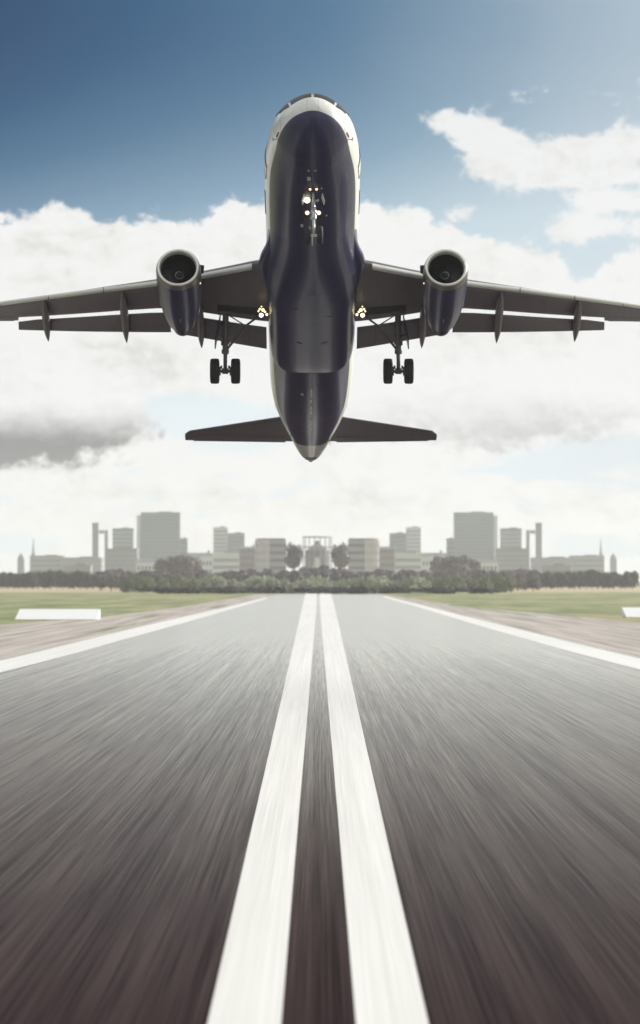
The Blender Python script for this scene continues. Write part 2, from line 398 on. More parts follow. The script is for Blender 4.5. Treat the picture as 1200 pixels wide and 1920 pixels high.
def wingm(k, b):
    co = oc(k); x, y, z = k.sep(co)
    st = k.noise(k.vec(k.m('MULTIPLY', x, 5), k.m('MULTIPLY', y, .6), 0), 1, 5, .65)
    c = k.mix(st, (.118,.103,.118), (.165,.148,.162))
    l1 = k.smooth(k.m('ABSOLUTE', k.m('SUBTRACT', k.m('FRACT', k.m('DIVIDE', x, 1.9)), .5)), 0, .009, 1, 0)
    sw = k.m('SUBTRACT', y, k.m('MULTIPLY', k.m('ABSOLUTE', x), .36))
    l2 = k.smooth(k.m('ABSOLUTE', k.m('SUBTRACT', k.m('FRACT', k.m('DIVIDE', sw, 1.25)), .5)), 0, .014, 1, 0)
    c = k.mix(k.m('MULTIPLY', k.m('MAXIMUM', l1, l2), .5), c, (.03,.028,.03))
    k.L.new(c, b.inputs['Base Color']); b.inputs['Roughness'].default_value = .42
M_wing = mat("wing_grey", wingm)
M_slat = plain("slat_grey", (.70,.71,.66), .35, .1, .08)
M_chrome = plain("polished_lip", (.80,.79,.74), .33, .55, .08)
M_bronze = plain("ring_metal", (.20,.18,.165), .35, .4, .12)
M_dark = plain("dark_metal", (.045,.042,.045), .45, .4, .2, 6)
M_steel = plain("steel", (.55,.57,.60), .28, .9, .1, 6)
M_gear = plain("gear_grey", (.10,.095,.10), .5, .2, .2, 5)
M_tyre = plain("tyre_rubber", (.022,.020,.023), .75, 0, .2, 8)
M_glass = plain("cockpit_glass", (.006,.006,.008), .5, 0, .1)
M_mark = plain("spiral_mark", (.55,.55,.52), .5)
M_red = plain("red_placard", (.22,.03,.03), .5)
M_pale = plain("pale_placard", (.50,.55,.50), .45)
M_inlet = plain("inlet_liner", (.055,.052,.058), .5, .2, .15)
def lampm(name, col, st):
    def f(k, b):
        b.inputs['Base Color'].default_value = (.8,.8,.8,1); b.inputs['Emission Color'].default_value = (*col, 1); b.inputs['Emission Strength'].default_value = st
    return mat(name, f)
M_lamp = lampm("landing_lamp", (1,.70,.34), 2.0); M_lampb = lampm("bright_lamp", (1,.84,.56), 3.4); M_lamps = lampm("small_lamp", (1,.72,.38), 2)

Y0, Z0, PITCH = 114.43, 24.19, R(21.45)
jet = empty("airliner", (-.285, Y0, Z0), (-PITCH, 0, R(.3)))
jet.rotation_mode = 'XYZ'
tag(jet, "twin engine passenger jet climbing over the runway, navy belly, landing gear down and lamps lit", "airplane")

FUS = [(0,-.58,-.60,.015),(.05,-.40,-.80,.24),(.14,-.24,-.98,.42),(.36,.04,-1.24,.74),(.7,.30,-1.46,1.02),(1.2,.58,-1.67,1.27),(1.7,.80,-1.81,1.43),(1.95,.92,-1.87,1.49),(2.2,1.20,-1.91,1.55),
       (2.45,1.46,-1.95,1.61),(2.7,1.64,-1.97,1.66),(3.0,1.77,-1.99,1.72),(3.4,1.86,-2.02,1.78),(4.3,2.01,-2.055,1.89),(5.6,2.07,-2.07,1.955),(7,2.07,-2.07,1.975),(12,2.07,-2.07,1.975),(20,2.07,-2.07,1.975),(22.5,2.07,-2.05,1.975),
       (24.5,2.07,-1.90,1.97),(26.8,2.05,-1.58,1.94),(29,2.0,-1.14,1.82),(31.6,1.90,-.60,1.50),(33.75,1.74,-.14,1.13),(35.9,1.52,.33,.76),(37.0,1.36,.62,.53),(37.6,1.25,.82,.36)]
def fus(y, phi, off=0.):
    """point on the skin; phi from straight up, towards +x"""
    zt, zb, hw = hermite(FUS, y); cz = (zt+zb)/2; rz = (zt-zb)/2
    c_ = max(0, math.cos(phi)); hw *= 1-.16*c_*c_*max(0, min(1, (6-y)/3.5))*min(1, y)
    return Vector(((hw+off)*math.sin(phi), y, cz+(rz+off)*math.cos(phi)))
NS = 72
ys = [.0,.012,.03,.055,.09,.14,.2,.28,.36,.45,.56,.7,.85,1.0,1.2,1.4,1.6,1.8,1.9,2.0,2.1,2.2,2.3,2.4,2.5,2.6,2.7,2.85,3.1,3.4,3.8,4.3,4.9,5.6]+[6+.8*i for i in range(23)]+[24+.45*i for i in range(31)]
ys = [y for y in ys if y < 37.6]+[37.6]
b = B(); b.loft([[fus(y, 2*math.pi*i/NS) for i in range(NS)] for y in ys])
fuselage = b.build("fuselage", M_liv, jet, True, 60)
b = B(); b.tube((0,37.55,1.03),(0,38.0,1.08),.2,.15,20); b.build("exhaust_outlet", M_dark, fuselage, True, 40)
def patch(name, m, y0, y1, p0, p1, off=.012, parent=None, nseg=6, skew=0., taper=0.):
    V_ = []; F_ = []
    for i in range(nseg+1):
        for j in range(nseg+1):
            u, w = i/nseg, j/nseg
            ph = p0+(p1-p0)*w; ya = y0+skew*w; yb = y1+skew*w*(1-taper)
            V_.append(fus(ya+(yb-ya)*u, ph, off))
    for i in range(nseg):
        for j in range(nseg):
            a = i*(nseg+1)+j; F_.append((a, a+1, a+nseg+2, a+nseg+1))
    o = sheet(name, V_, F_, m, parent or fuselage)
    md = o.modifiers.new("s", 'SOLIDIFY'); md.thickness = .03; md.offset = 0
    return o
for s in (-1, 1):
    patch("cockpit_window", M_glass, 1.98, 2.62, s*R(2.2), s*R(38), .03, skew=0)
    patch("cockpit_window", M_glass, 2.08, 2.9, s*R(42), s*R(60), .02, skew=.25)
    patch("cabin_door", M_slat, 4.9, 5.75, s*R(62), s*R(104), .014)
    patch("cabin_door", M_slat, 29.6, 30.4, s*R(60), s*R(98), .014)
    for y in (4.85, 5.8): patch("door_frame", M_dark, y-.03, y+.03, s*R(62), s*R(104), .02)
    patch("door_frame", M_dark, 7.4, 9.3, s*R(94), s*R(97), .012)
    patch("placard", M_red, 1.55, 1.9, s*R(102), s*R(105), .014)
    b = B(); p = fus(1.95, s*R(107)); b.tube(p, p+Vector((s*.16, -.02, -.03)), .02); b.tube(p+Vector((s*.16,.06,-.03)), p+Vector((s*.16,-.2,-.03)), .022); b.build("pitot_probe", M_steel, fuselage)
for y, ph, w_, h_ in ((3.05,182.5,.16,.22),(2.55,175,.08,.06),(2.55,184.5,.08,.06),(6.95,191,.11,.2),(23.6,191,.12,.18),(27.6,177,.2,.14),(6.2,162,.07,.1),(3.9,168,.05,.06)):
    patch("access_panel", M_pale, y, y+h_, R(ph), R(ph)+w_/2, .012)
def blade(y, h_, parent, x=0., l=.34, z=None, dep=0.):
    b = B(); p = fus(y, math.pi); z = p.z if z is None else z
    V_ = []
    for yy, zz, t_ in ((0,.03,.03),(l,.03,.03),(l*1.15,-h_,.012),(l*.55,-h_,.012)):
        V_ += [(x-t_, y+yy, z+zz), (x+t_, y+yy, z+zz)]
    b.add(V_, [(0,2,4,6),(1,7,5,3),(0,1,3,2),(2,3,5,4),(4,5,7,6),(6,7,1,0)]); b.build("antenna", M_slat, parent)
blade(7.9,.26,fuselage); blade(22.9,.28,fuselage); blade(25.3,.16,fuselage,l=.2); blade(27.9,.14,fuselage,l=.2); blade(29.2,.12,fuselage,l=.18)
for y in (24.4, 26.2, 28.6):
    b = B(); p = fus(y, math.pi); b.tube(p+Vector((-.02,0,.03)), p+Vector((-.02,.05,-.1)), .03, .02, 8); b.build("drain_mast", M_steel, fuselage)
for s in (-1,1):
    b = B(); p = fus(32.2+.5*s, s*R(140)); b.tube(p, p+Vector((s*.12,.1,-.35)), .02, .01, 6); b.build("static_wick", M_dark, fuselage)
for y, ph in ((36.4,180),(36.9,180)):
    patch("tail_vent", M_dark, y, y+.16, R(ph-24), R(ph+24), .01)

# belly fairing: a flat-bottomed tub under the wing box
BF = [(7.4,1.70,-2.0,-.3),(8.5,1.80,-2.06,-.3),(9.6,1.88,-2.13,-.35),(10.6,1.93,-2.21,-.45),(11.6,1.97,-2.30,-.6),(12.6,1.98,-2.37,-.7),(13.6,1.98,-2.42,-.7),(15,1.97,-2.45,-.7),(17,1.95,-2.45,-.7),(18.3,1.95,-2.44,-.75),
      (19.2,1.92,-2.42,-.85),(19.9,1.84,-2.38,-1.0),(20.4,1.70,-2.31,-1.15),(20.75,1.50,-2.22,-1.35),(20.95,1.25,-2.12,-1.5),(21.05,1.0,-2.02,-1.6)]
rings = []
for i in range(64):
    y = 7.4+(21.05-7.4)*(1-(1-i/63)**1.35); hw, zb, zt = hermite(BF, y); r = []
    for j in range(49):
        a = math.pi*j/48; bl_ = min(1, max(0, (y-9.5)/5)); bl_ = bl_*bl_*(3-2*bl_); ex = 1-.58*bl_; ez_ = 1-.45*bl_; cx, sx = math.cos(a), math.sin(a)
        r.append(Vector((hw*math.copysign(abs(cx)**ex, cx), y + .22*max(0,(i-50)/13)*math.cos(3*a)*0, zt+(zb-zt)*abs(sx)**ez_)))
    rings.append(r)
b = B(); b.loft(rings); fairing = b.build("belly_fairing", M_navy, jet, True, 50)
for s in (-1,1):
    b = B(); rr = []
    for y, x, z, w_, h_ in ((8.8,1.75,-.75,.06,.2),(9.6,1.78,-.80,.12,.32),(10.3,1.80,-.88,.18,.45),(10.9,1.86,-.98,.26,.52),(11.4,1.96,-1.06,.34,.52),(11.9,2.02,-1.12,.38,.48),(12.6,2.0,-1.2,.32,.4),(14,1.95,-1.25,.2,.3)):
        rr.append([Vector((x+w_*math.cos(a)-.1, y, z+h_*.5*math.sin(a))) for a in [2*math.pi*i/20 for i in range(20)]])
    b.loft(rr); b.mirror(s); b.build("wing_root_fillet", M_navy, fairing, True, 50)
for x, y, a in ((-.55,17.2,40),(.55,17.2,-40)):
    b = B(); b.box((x,y,-2.455),(.3,.05,.03), Matrix.Rotation(R(a),3,'Z')); b.build("scoop", M_dark, fairing)
for x, y in ((0,12.6),(.7,14.6),(-.8,13.9),(0,15.4)):
    b = B(); b.box((x,y,-2.44),(.34,.05,.02)); b.build("vent", M_dark, fairing)

def wz(x): x = max(x, 2.); return -1.35+.095*(x-2)+.0025*(x-2)**2
LE = [(1.7,11.5),(2.18,11.74),(2.525,11.9),(4.83,13.3),(6.88,14.44),(9.26,15.62),(11.82,17.0),(14.16,18.34),(15.56,19.2),(16.9,20.1)]
TE = [(1.7,17.5),(3.0,17.37),(4.84,17.11),(6.08,16.97),(6.9,17.14),(8.66,17.8),(12.29,19.29),(13.38,19.72),(13.42,20.05),(14.69,20.45),(16.9,21.35)]
def lin(T, x):
    if x <= T[0][0]: return T[0][1]
    for a, b_ in zip(T, T[1:]):
        if b_[0] >= x: return a[1]+(b_[1]-a[1])*(x-a[0])/(b_[0]-a[0])
    return T[-1][1]
AF = [(0,.02),(.01,.25),(.05,.55),(.15,.85),(.35,1.),(.6,.8),(.85,.32),(1,.04)]          # thickness share along the chord, top side
def airfoil(x, y0, y1, zu, th, drop=0., lo=.35):
    c = y1-y0
    low = lambda u: zu+th*(lo*(1-u)**14+.08*u)-drop*u
    return [Vector((x, y0+u*c, low(u)+th*t_)) for u, t_ in AF]+[Vector((x, y0+u*c, low(u))) for u in (.95,.8,.6,.4,.25,.15,.09,.05,.025,.01)]
def spanwise(xs, fy0, fy1, fz, fth, fdrop=lambda x: 0.):
    return [airfoil(x, fy0(x), fy1(x), fz(x), fth(x), fdrop(x)) for x in xs]
def rng(a, b_, k): return [a+(b_-a)*i/k for i in range(k+1)]
def flap_te(x): return lin([(1.95,18.99),(4.88,18.51),(6.15,18.33),(13.4,20.155)], x)
def flap_z(x): return wz(x)
for s in (-1, 1):
    side = "left" if s < 0 else "right"
    b = B(); xs = [1.7]+rng(2.2,13.36,26)+[13.38,13.42,14.2,15.2,16.2,16.9]
    b.loft(spanwise(xs, lambda x: lin(LE, x)+(.50-.012*x), lambda x: lin(TE, x), wz, lambda x: max(.16, .92-.052*x)*(1 if x < 16.8 else .7))).mirror(s)
    wing = b.build("wing", M_wing, jet, True, 35)
    # slats, drooped and slid forward
    for x0, x1 in ((2.6,5.0),(6.5,9.22),(9.27,11.78),(11.83,14.1),(14.15,16.3)):
        b = B(); b.loft(spanwise(rng(x0,x1,5), lambda x: lin(LE,x)+.08, lambda x: lin(LE,x)+.36-.004*x, lambda x: wz(x)-.07, lambda x: .25-.007*x)).mirror(s)
        b.build("slat", M_slat, wing, True, 50)
    for x0, x1 in ((2.03,6.02),(6.34,13.4)):
        b = B(); b.loft(spanwise(rng(x0,x1,8), lambda x: lin(TE,x)+.02, flap_te, lambda x: wz(x)-(.27 if x < 6.2 else .22)+.004*x, lambda x: .20-.007*x, lambda x: .30-.004*x)).mirror(s)
        b.build("flap", M_wing, wing, True, 40)
    b = B(); b.loft(spanwise(rng(13.6,16.4,4), lambda x: lin(TE,x)-.42, lambda x: lin(TE,x)+.0, lambda x: wz(x)-.012, lambda x: .06)).mirror(s); b.build("aileron", M_wing, wing, True, 40)
    # flush dark slab painting in the shade of the main leg's well
    b = B(); V_ = [(2.0,16.1,0),(4.2,16.1,0),(4.2,16.7,0),(2.0,16.8,0)]; b.add([(x,y,wz(x)+.035) for x,y,_ in V_]+[(x,y,wz(x)+.02) for x,y,_ in V_], [(0,1,2,3),(7,6,5,4),(0,4,5,1),(1,5,6,2),(2,6,7,3),(3,7,4,0)]).mirror(s)
    b.build("gear_bay_shade", M_dark, wing)
    # flap track fairings
    for x, ya, za, yb, zb_, w_ in ((4.98,16.0,-.06,19.25,-.70,.17),(8.40,15.75,-.05,19.6,-.68,.185),(12.05,17.5,-.05,20.5,-.66,.17)):
        rr = []; K = 16
        for i in range(K+1):
            u = i/K; g = max(.02, (1-abs(2*u-1)**2.6)**.6 if u < .5 else (1-((u-.5)*2)**2.2)**.9)
            y = ya+(yb-ya)*u; z = wz(x)+za+(zb_-za)*u**1.15+.02
            rr.append([Vector((x+(s*.0)+w_*g*math.cos(a), y, z+.25*g*math.sin(a))) for a in [2*math.pi*q/20 for q in range(20)]])
        b = B(); b.loft(rr).mirror(s); b.build("flap_track_fairing", M_wing, wing, True, 60)
    # tip fence
    b = B(); V_ = [(0,20.0,0),(0,21.4,.05),(0,22.0,.75),(0,21.7,.8),(0,21.8,-.6),(0,21.4,-.6)]
    P_ = [(20.0,.1),(21.4,.8),(21.9,.8),(21.5,.05),(21.9,-.55),(21.5,-.55)]
    b.add([(16.9,y,wz(16.9)+z) for y,z in P_]+[(16.95,y,wz(16.9)+z) for y,z in P_], [(0,1,2,3,4,5),(11,10,9,8,7,6)]+[(i,(i+1)%6,6+(i+1)%6,6+i) for i in range(6)]).mirror(s); b.build("wingtip_fence", M_slat, wing)
    # ---- wing-root landing lamps
    for x, y, z, r, m_, nm in ((2.24,15.85,-1.70,.09,M_lampb,"b"),(2.16,15.5,-1.62,.07,M_lamp,""),(2.30,15.45,-1.60,.045,M_lamp,""),(2.36,15.62,-1.62,.035,M_lamp,""),(2.07,15.6,-1.66,.045,M_lamp,""),(2.22,15.25,-1.58,.03,M_lamps,""),(1.99,15.75,-1.72,.055,M_lamp,"")):
        b = B(); b.lathe([(0,.3*r),(.03,r*.9),(.08,r*1.25),(.12,r*1.25),(.12,r*1.0),(.10,r)], (x,y+.12,z), (0,-.93,-.36), 20); b.mirror(s)
        h = b.build("landing_light", M_steel, wing, True, 40)
        b = B(); b.lathe([(0,r*1.0),(.02,r*.9),(.04,r*.5),(.046,.001)], (x,y+.02,z-.04), (0,-.93,-.36), 20); b.mirror(s); b.build("lamp", m_, h, True)
    # ---- engine
    ex, ey, ez = 5.70, 10.62, -2.10
    ax = Vector((-.0, 1, -.035)).normalized(); o = Vector((ex, ey, ez))
    prof = [(0.0,.80),(-.03,.835),(-.02,.87),(.06,.91),(.16,.935)]
    outer = [(.16,.935),(.35,.955),(.7,.96),(1.3,.96),(2.0,.945),(2.8,.905),(3.5,.83),(4.1,.735),(4.6,.64),(4.60,.60),(4.2,.62)]
    b = B(); b.lathe(outer, o, ax, 56); b.mirror(s)
    # drop end caps
    b.f = [f for f in b.f if len(f) == 4]
    eng = b.build("engine", M_navy, jet, True, 50)
    b = B(); b.lathe([(.34,.958),(.16,.941),(.06,.917),(.02,.897),(.05,.88)], o, ax, 56); b.mirror(s); b.f = [f for f in b.f if len(f) == 4]; b.build("cowl_ring", M_bronze, eng, True)
    b = B(); b.lathe([(.025,.894),(-.01,.875),(-.03,.835),(-.01,.795),(.08,.765),(.22,.752)], o, ax, 56); b.mirror(s); b.f = [f for f in b.f if len(f) == 4]
    b.build("intake_lip", M_chrome, eng, True)
    b = B(); b.lathe([(.20,.753),(.5,.76),(.95,.79)], o, ax, 48); b.mirror(s); b.f = [f for f in b.f if len(f) == 4]; b.build("inlet_duct", M_inlet, eng, True)
    b = B(); b.lathe([(.98,.80),(1.05,.80),(1.06,.001)], o, ax, 40)
    q = ax.to_track_quat('Z','Y')
    for i in range(24):
        a = 2*math.pi*i/24; V_ = []
        for r0, tw in ((.2,.9),(.5,.6),(.785,.25)):
            for e_ in (-1,1):
                da = e_*.085*(.5+r0)/max(r0,.3)*math.sin(1.2)*.8
                V_.append(o+q @ Vector((r0*math.cos(a+da), r0*math.sin(a+da), .92+e_*.05*tw)))
        b.add(V_, [(0,1,3,2),(2,3,5,4)])
    b.mirror(s); fan = b.build("fan", M_dark, eng)
    b = B(); b.lathe([(.50,.001),(.54,.06),(.66,.15),(.82,.23),(.95,.27)], o, ax, 32); b.mirror(s); sp = b.build("spinner", M_inlet, fan, True)
    b = B(); V_ = []; K = 40
    for i in range(K+1):
        u = i/K; a = u*2*math.pi*1.15+1.0; t0 = .55+.28*u; r0 = .07+.14*u
        for dw in (0,.035): V_.append(o+q @ Vector(((r0+dw)*math.cos(a),(r0+dw)*math.sin(a), t0+dw*.75-.02)))
    b.add(V_, [(2*i,2*i+1,2*i+3,2*i+2) for i in range(K)]); b.mirror(s); b.build("spiral", M_mark, sp)
    b = B(); b.lathe([(4.3,.58),(4.7,.545),(5.1,.47),(5.45,.39),(5.45,.36),(4.9,.36)], o, ax, 40); b.mirror(s); b.f = [f for f in b.f if len(f) == 4]; b.build("core_nozzle", M_dark, eng, True, 40)
    b = B(); b.lathe([(4.9,.28),(5.4,.24),(5.8,.13),(6.15,.02)], o, ax, 24); b.mirror(s); b.build("exhaust_plug", M_dark, eng, True)
    b = B(); V_ = []
    for y, zt_, zb_, w_ in ((12.0,-1.12,-1.3,.06),(13.2,-.92,-1.6,.16),(14.6,-.75,-1.7,.20),(16.5,-.85,-1.7,.17),(17.6,-1.0,-1.35,.05)):
        V_.append([Vector((ex-.02+sx*w_, y, z)) for sx, z in ((-1,zb_),(-1,zt_),(1,zt_),(1,zb_))])
    b.loft(V_).mirror(s); b.build("pylon", M_navy, eng, True, 40)
    b = B(); c0 = o+Vector((-.83,.75,.46)); b.add([c0, c0+Vector((0,.9,0)), c0+Vector((-.20,.85,.1)), c0+Vector((-.24,.3,.12)), c0+Vector((0,0,.06)), c0+Vector((0,.9,.06)), c0+Vector((-.20,.85,.16)), c0+Vector((-.24,.3,.18))],
        [(0,1,2,3),(7,6,5,4),(0,4,5,1),(1,5,6,2),(2,6,7,3),(3,7,4,0)]); b.mirror(s); b.build("strake", M_dark, eng)
    b = B(); b.lathe([(0,.02),(.02,.045),(.05,.001)], o+Vector((-.90,.9,-.30)), (0,-1,-.3), 10); b.mirror(s); b.build("nacelle_lamp", M_lamps, eng)
    b = B(); b.box(tuple(o+Vector((0,3.1,-.93))), (.02,.34,.14)); b.mirror(s); b.build("drain_mast", M_slat, eng)
    # ---- main gear
    gx_, gy_, gz_ = 3.86, 17.71, -3.60
    b = B(); top_ = Vector((gx_-.02, 16.75, wz(3.9)+.1)); mid_ = Vector((gx_, 17.45, -2.75)); axl = Vector((gx_, gy_, gz_))
    b.tube(top_, mid_, .14, .13, 18); b.tube(mid_+Vector((0,-.02,.06)), mid_+Vector((0,.03,-.1)), .17, .16, 18); b.tube((gx_-.3,16.7,wz(3.9)-.02),(gx_+.32,16.7,wz(3.9)-.02), .12, .12, 14)
    for t_ in (.35,.6,.82):
        p = top_.lerp(mid_, t_); b.tube(p+Vector((-.2,-.05,0)), p+Vector((.19,-.05,.0)), .045); b.box(tuple(p+Vector((.13*(-1)**int(t_*10),-.1,0))), (.12,.16,.16))
    strut_top = b.mirror(s).build("main_landing_gear", M_gear, jet, True, 40)
    b = B(); b.tube(mid_, axl, .085, .085, 16); b.mirror(s); b.build("piston", M_steel if False else M_gear, strut_top, True, 40)
    b = B(); b.tube(axl+Vector((-.62,0,0)), axl+Vector((.62,0,0)), .075, .075, 14); b.tube(axl+Vector((-.14,0,0)), axl+Vector((.14,0,0)), .13, .13, 14)
    for e_ in (-1,1): b.tube(axl+Vector((e_*.2,0,0)), axl+Vector((e_*.27,0,0)), .2, .2, 18); b.box(tuple(axl+Vector((e_*.17,-.05,.17))), (.08,.12,.12))
    b.mirror(s); b.build("axle", M_gear, strut_top, True, 40)
    b = B(); kn = Vector((gx_, 17.95, -3.1))
    for e_ in (-1,1):
        b.tube(mid_+Vector((e_*.07,.1,.05)), kn+Vector((e_*.03,0,0)), .035, .03, 8); b.tube(axl+Vector((e_*.07,.1,.06)), kn+Vector((e_*.03,0,0)), .035, .03, 8)
    b.mirror(s); b.build("torque_link", M_gear, strut_top)
    b = B(); b.tube(mid_+Vector((-.08,0,.1)), (2.95,16.7,-1.85), .055, .055, 10); b.tube((2.95,16.7,-1.85),(2.2,16.35,-1.42), .05,.05,10); b.tube((2.95,16.7,-1.85), top_+Vector((-.15,0,-.25)), .03,.03,8); b.mirror(s); b.build("side_stay", M_gear, strut_top, True, 40)
    b = B(); b.box((gx_+.33,16.95,-2.02),(.05,.72,1.45), Matrix.Rotation(R(-8),3,'Y') @ Matrix.Rotation(R(-18),3,'X')); b.tube((gx_+.1,17.1,-2.2),(gx_+.32,17.0,-2.1),.03); b.mirror(s); b.build("gear_door", M_navy, strut_top)
    for e_ in (-1,1):
        w0, r0 = .205, .565
        pr = [(-w0*.75,.30),(-w0*.95,.36),(-w0,.44),(-w0*.93,.52),(-w0*.72,.555),(-w0*.4,r0),(-w0*.33,r0-.012),(-w0*.27,r0),(-.012,r0+.004),(0,r0-.01),(.012,r0+.004),(w0*.27,r0),(w0*.33,r0-.012),(w0*.4,r0),(w0*.72,.555),(w0*.93,.52),(w0,.44),(w0*.95,.36),(w0*.75,.30)]
        b = B(); b.lathe(pr, axl+Vector((e_*.465,0,0)), (1,0,0), 44); b.mirror(s); b.f = [f for f in b.f if len(f) == 4]; wh = b.build("wheel", M_tyre, strut_top, True, 50)
        b = B(); b.lathe([(-.14,.08),(-.13,.2),(-.16,.30),(.16,.30),(.13,.2),(.14,.08)], axl+Vector((e_*.465,0,0)), (1,0,0), 30); b.mirror(s); b.build("rim", M_gear, wh, True, 40)
    # ---- tailplane
    b = B(); hz = lambda x: .80+.10*x
    hl = lambda x: 32.25+.545*(x-.6)+(0 if x < 6.2 else (x-6.2)*1.6); ht = lambda x: 35.36+.186*(x-.6)
    b.loft(spanwise([.3,1.2,2.5,3.8,5.0,5.8,6.15,6.3,6.42], hl, ht, hz, lambda x: .34-.036*x, lambda x: 0.)).mirror(s)
    tp = b.build("tailplane", M_wing, jet, True, 40)
    b = B(); b.loft(spanwise(rng(1.3,6.0,5), lambda x: ht(x)-.75+.04*x, lambda x: ht(x)+.015, lambda x: hz(x)-.03, lambda x: .10)).mirror(s); b.build("elevator", M_wing, tp, True, 40)
# fin
b = B(); rr = []
for z, y0, y1, t_ in ((1.7,29.3,36.0,.30),(3.5,31.6,36.5,.24),(5.5,33.6,37.0,.18),(7.4,35.5,37.5,.11),(7.8,36.1,37.6,.08)):
    c = y1-y0; rr.append([Vector((t_*k_, y0+u*c, z)) for u, k_ in ((0,0),(.05,.6),(.2,.95),(.4,1),(.7,.6),(1,.04),(1,-.04),(.7,-.6),(.4,-1),(.2,-.95),(.05,-.6))])
b.loft(rr); fin = b.build("tail_fin", M_navy, jet, True, 40)

# nose gear
ax_ = Vector((.06, 5.07, -3.55)); tp_ = Vector((.02, 4.75, -1.9)); ml = Vector((.04, 4.93, -2.86))
b = B(); b.tube(tp_, ml, .085, .085, 16); b.tube(ml+Vector((0,-.01,.14)), ml+Vector((0,0,.0)), .125, .12, 16); b.tube(ml+Vector((0,-.02,.34)), ml+Vector((0,-.02,.26)), .13, .13, 14); b.box(tuple(ml+Vector((0,-.12,.42))), (.2,.1,.1)); b.tube(ml+Vector((-.26,-.08,.22)), ml+Vector((.26,-.08,.22)), .03)
b.tube(tp_+Vector((0,-.55,-.05)), ml+Vector((0,-.05,.3)), .045, .04, 10)
ng = b.build("nose_landing_gear", M_steel, jet, True, 40)
b = B(); b.tube(ml, ax_, .058, .058, 14); b.build("piston", M_slat, ng, True)
b = B(); b.tube(ax_+Vector((-.36,0,0)), ax_+Vector((.36,0,0)), .035, .035, 12); b.tube(ax_+Vector((-.12,-.02,-.0)), ax_+Vector((.12,-.02,0)), .06, .06, 12); b.build("axle", M_steel, ng, True, 40)
for e_ in (-1,1):
    c_ = ax_+Vector((e_*.25,0,0)); w0 = .115; pr = [(-w0*.7,.2),(-w0,.27),(-w0*.9,.34),(-w0*.5,.375),(0,.385),(w0*.5,.375),(w0*.9,.34),(w0,.27),(w0*.7,.2)]
    b = B(); b.lathe(pr, c_, (1,0,0), 32); b.f = [f for f in b.f if len(f) == 4]; wh = b.build("wheel", M_tyre, ng, True, 50)
    b = B(); b.lathe([(-.08,.05),(-.07,.2),(.07,.2),(.08,.05)], c_, (1,0,0), 24); b.build("rim", M_steel, wh, True, 40)
    b = B(); b.box((.03+e_*.40,4.35,-2.28),(.03,.26,.40), Matrix.Rotation(R(e_*9),3,'Z') @ Matrix.Rotation(R(e_*-12),3,'Y') @ Matrix.Rotation(R(-10),3,'X')); b.build("gear_door", M_slat, ng)
    b = B(); b.box((.03+e_*.37,6.0,-2.12),(.02,1.5,.12)); b.build("bay_door", M_navy, ng)
for dx, dz, r, m_ in ((-.235,.21,.075,M_lamp),(.235,.21,.075,M_lamp),(-.24,.80,.12,M_lampb),(-.24,.99,.06,M_lampb),(.16,.80,.07,M_steel)):
    p = Vector((.02+dx, 4.82, ml.z+dz-.02))
    b = B(); b.lathe([(0,r*.3),(.05,r*.9),(.12,r*1.2),(.15,r*1.15),(.14,r)], p, (0,-.93,-.36), 20); h = b.build("taxi_light", M_steel, ng, True, 40)
    b = B(); b.lathe([(0,r),(.02,r*.9),(.04,.001)], p+Vector((0,-.13,-.05)), (0,-.93,-.36), 20); b.build("lamp", m_, h, True)
for x in (-.10,.16):
    b = B(); p = fus(3.95, math.pi); b.lathe([(0,.05),(.03,.045),(.05,.001)], (x,3.95,p.z+.01), (0,-.6,-.8), 14); b.build("belly_lamp", M_lamps, fuselage)

# ------------------------------------------------------------------ field markers
M_board = plain("white_board", (.86,.86,.84), .5)
for xa, xb, y, lb in ((-39.6,-29.0,378,"long white wedge marker on the grass left of the runway"),(42.3,55.0,402,"long white wedge marker on the grass right of the runway, cut by the frame")):
    r = empty("marker_board", ((xa+xb)/2, y, 0)); w_ = (xb-xa)/2
    b = B(); P_ = [(0,.05),(.1,.05),(6.0,1.30),(6.2,1.36),(6.4,1.25),(6.4,.05)]
    b.add([(sx*w_, p, z) for sx in (-1,1) for p, z in P_], [(0,1,2,3,4,5),(11,10,9,8,7,6)]+[(i,(i+1)%6,6+(i+1)%6,6+i) for i in range(6)])
    b.build("board", M_board, r)
    for i in range(4):
        b = B(); b.box((-w_+.6+i*(2*w_-1.2)/3, 3.2, .04), (.12,6.2,.08)); b.build("foot", M_dark, r)
    tag(r, lb, "marker", "white field markers")

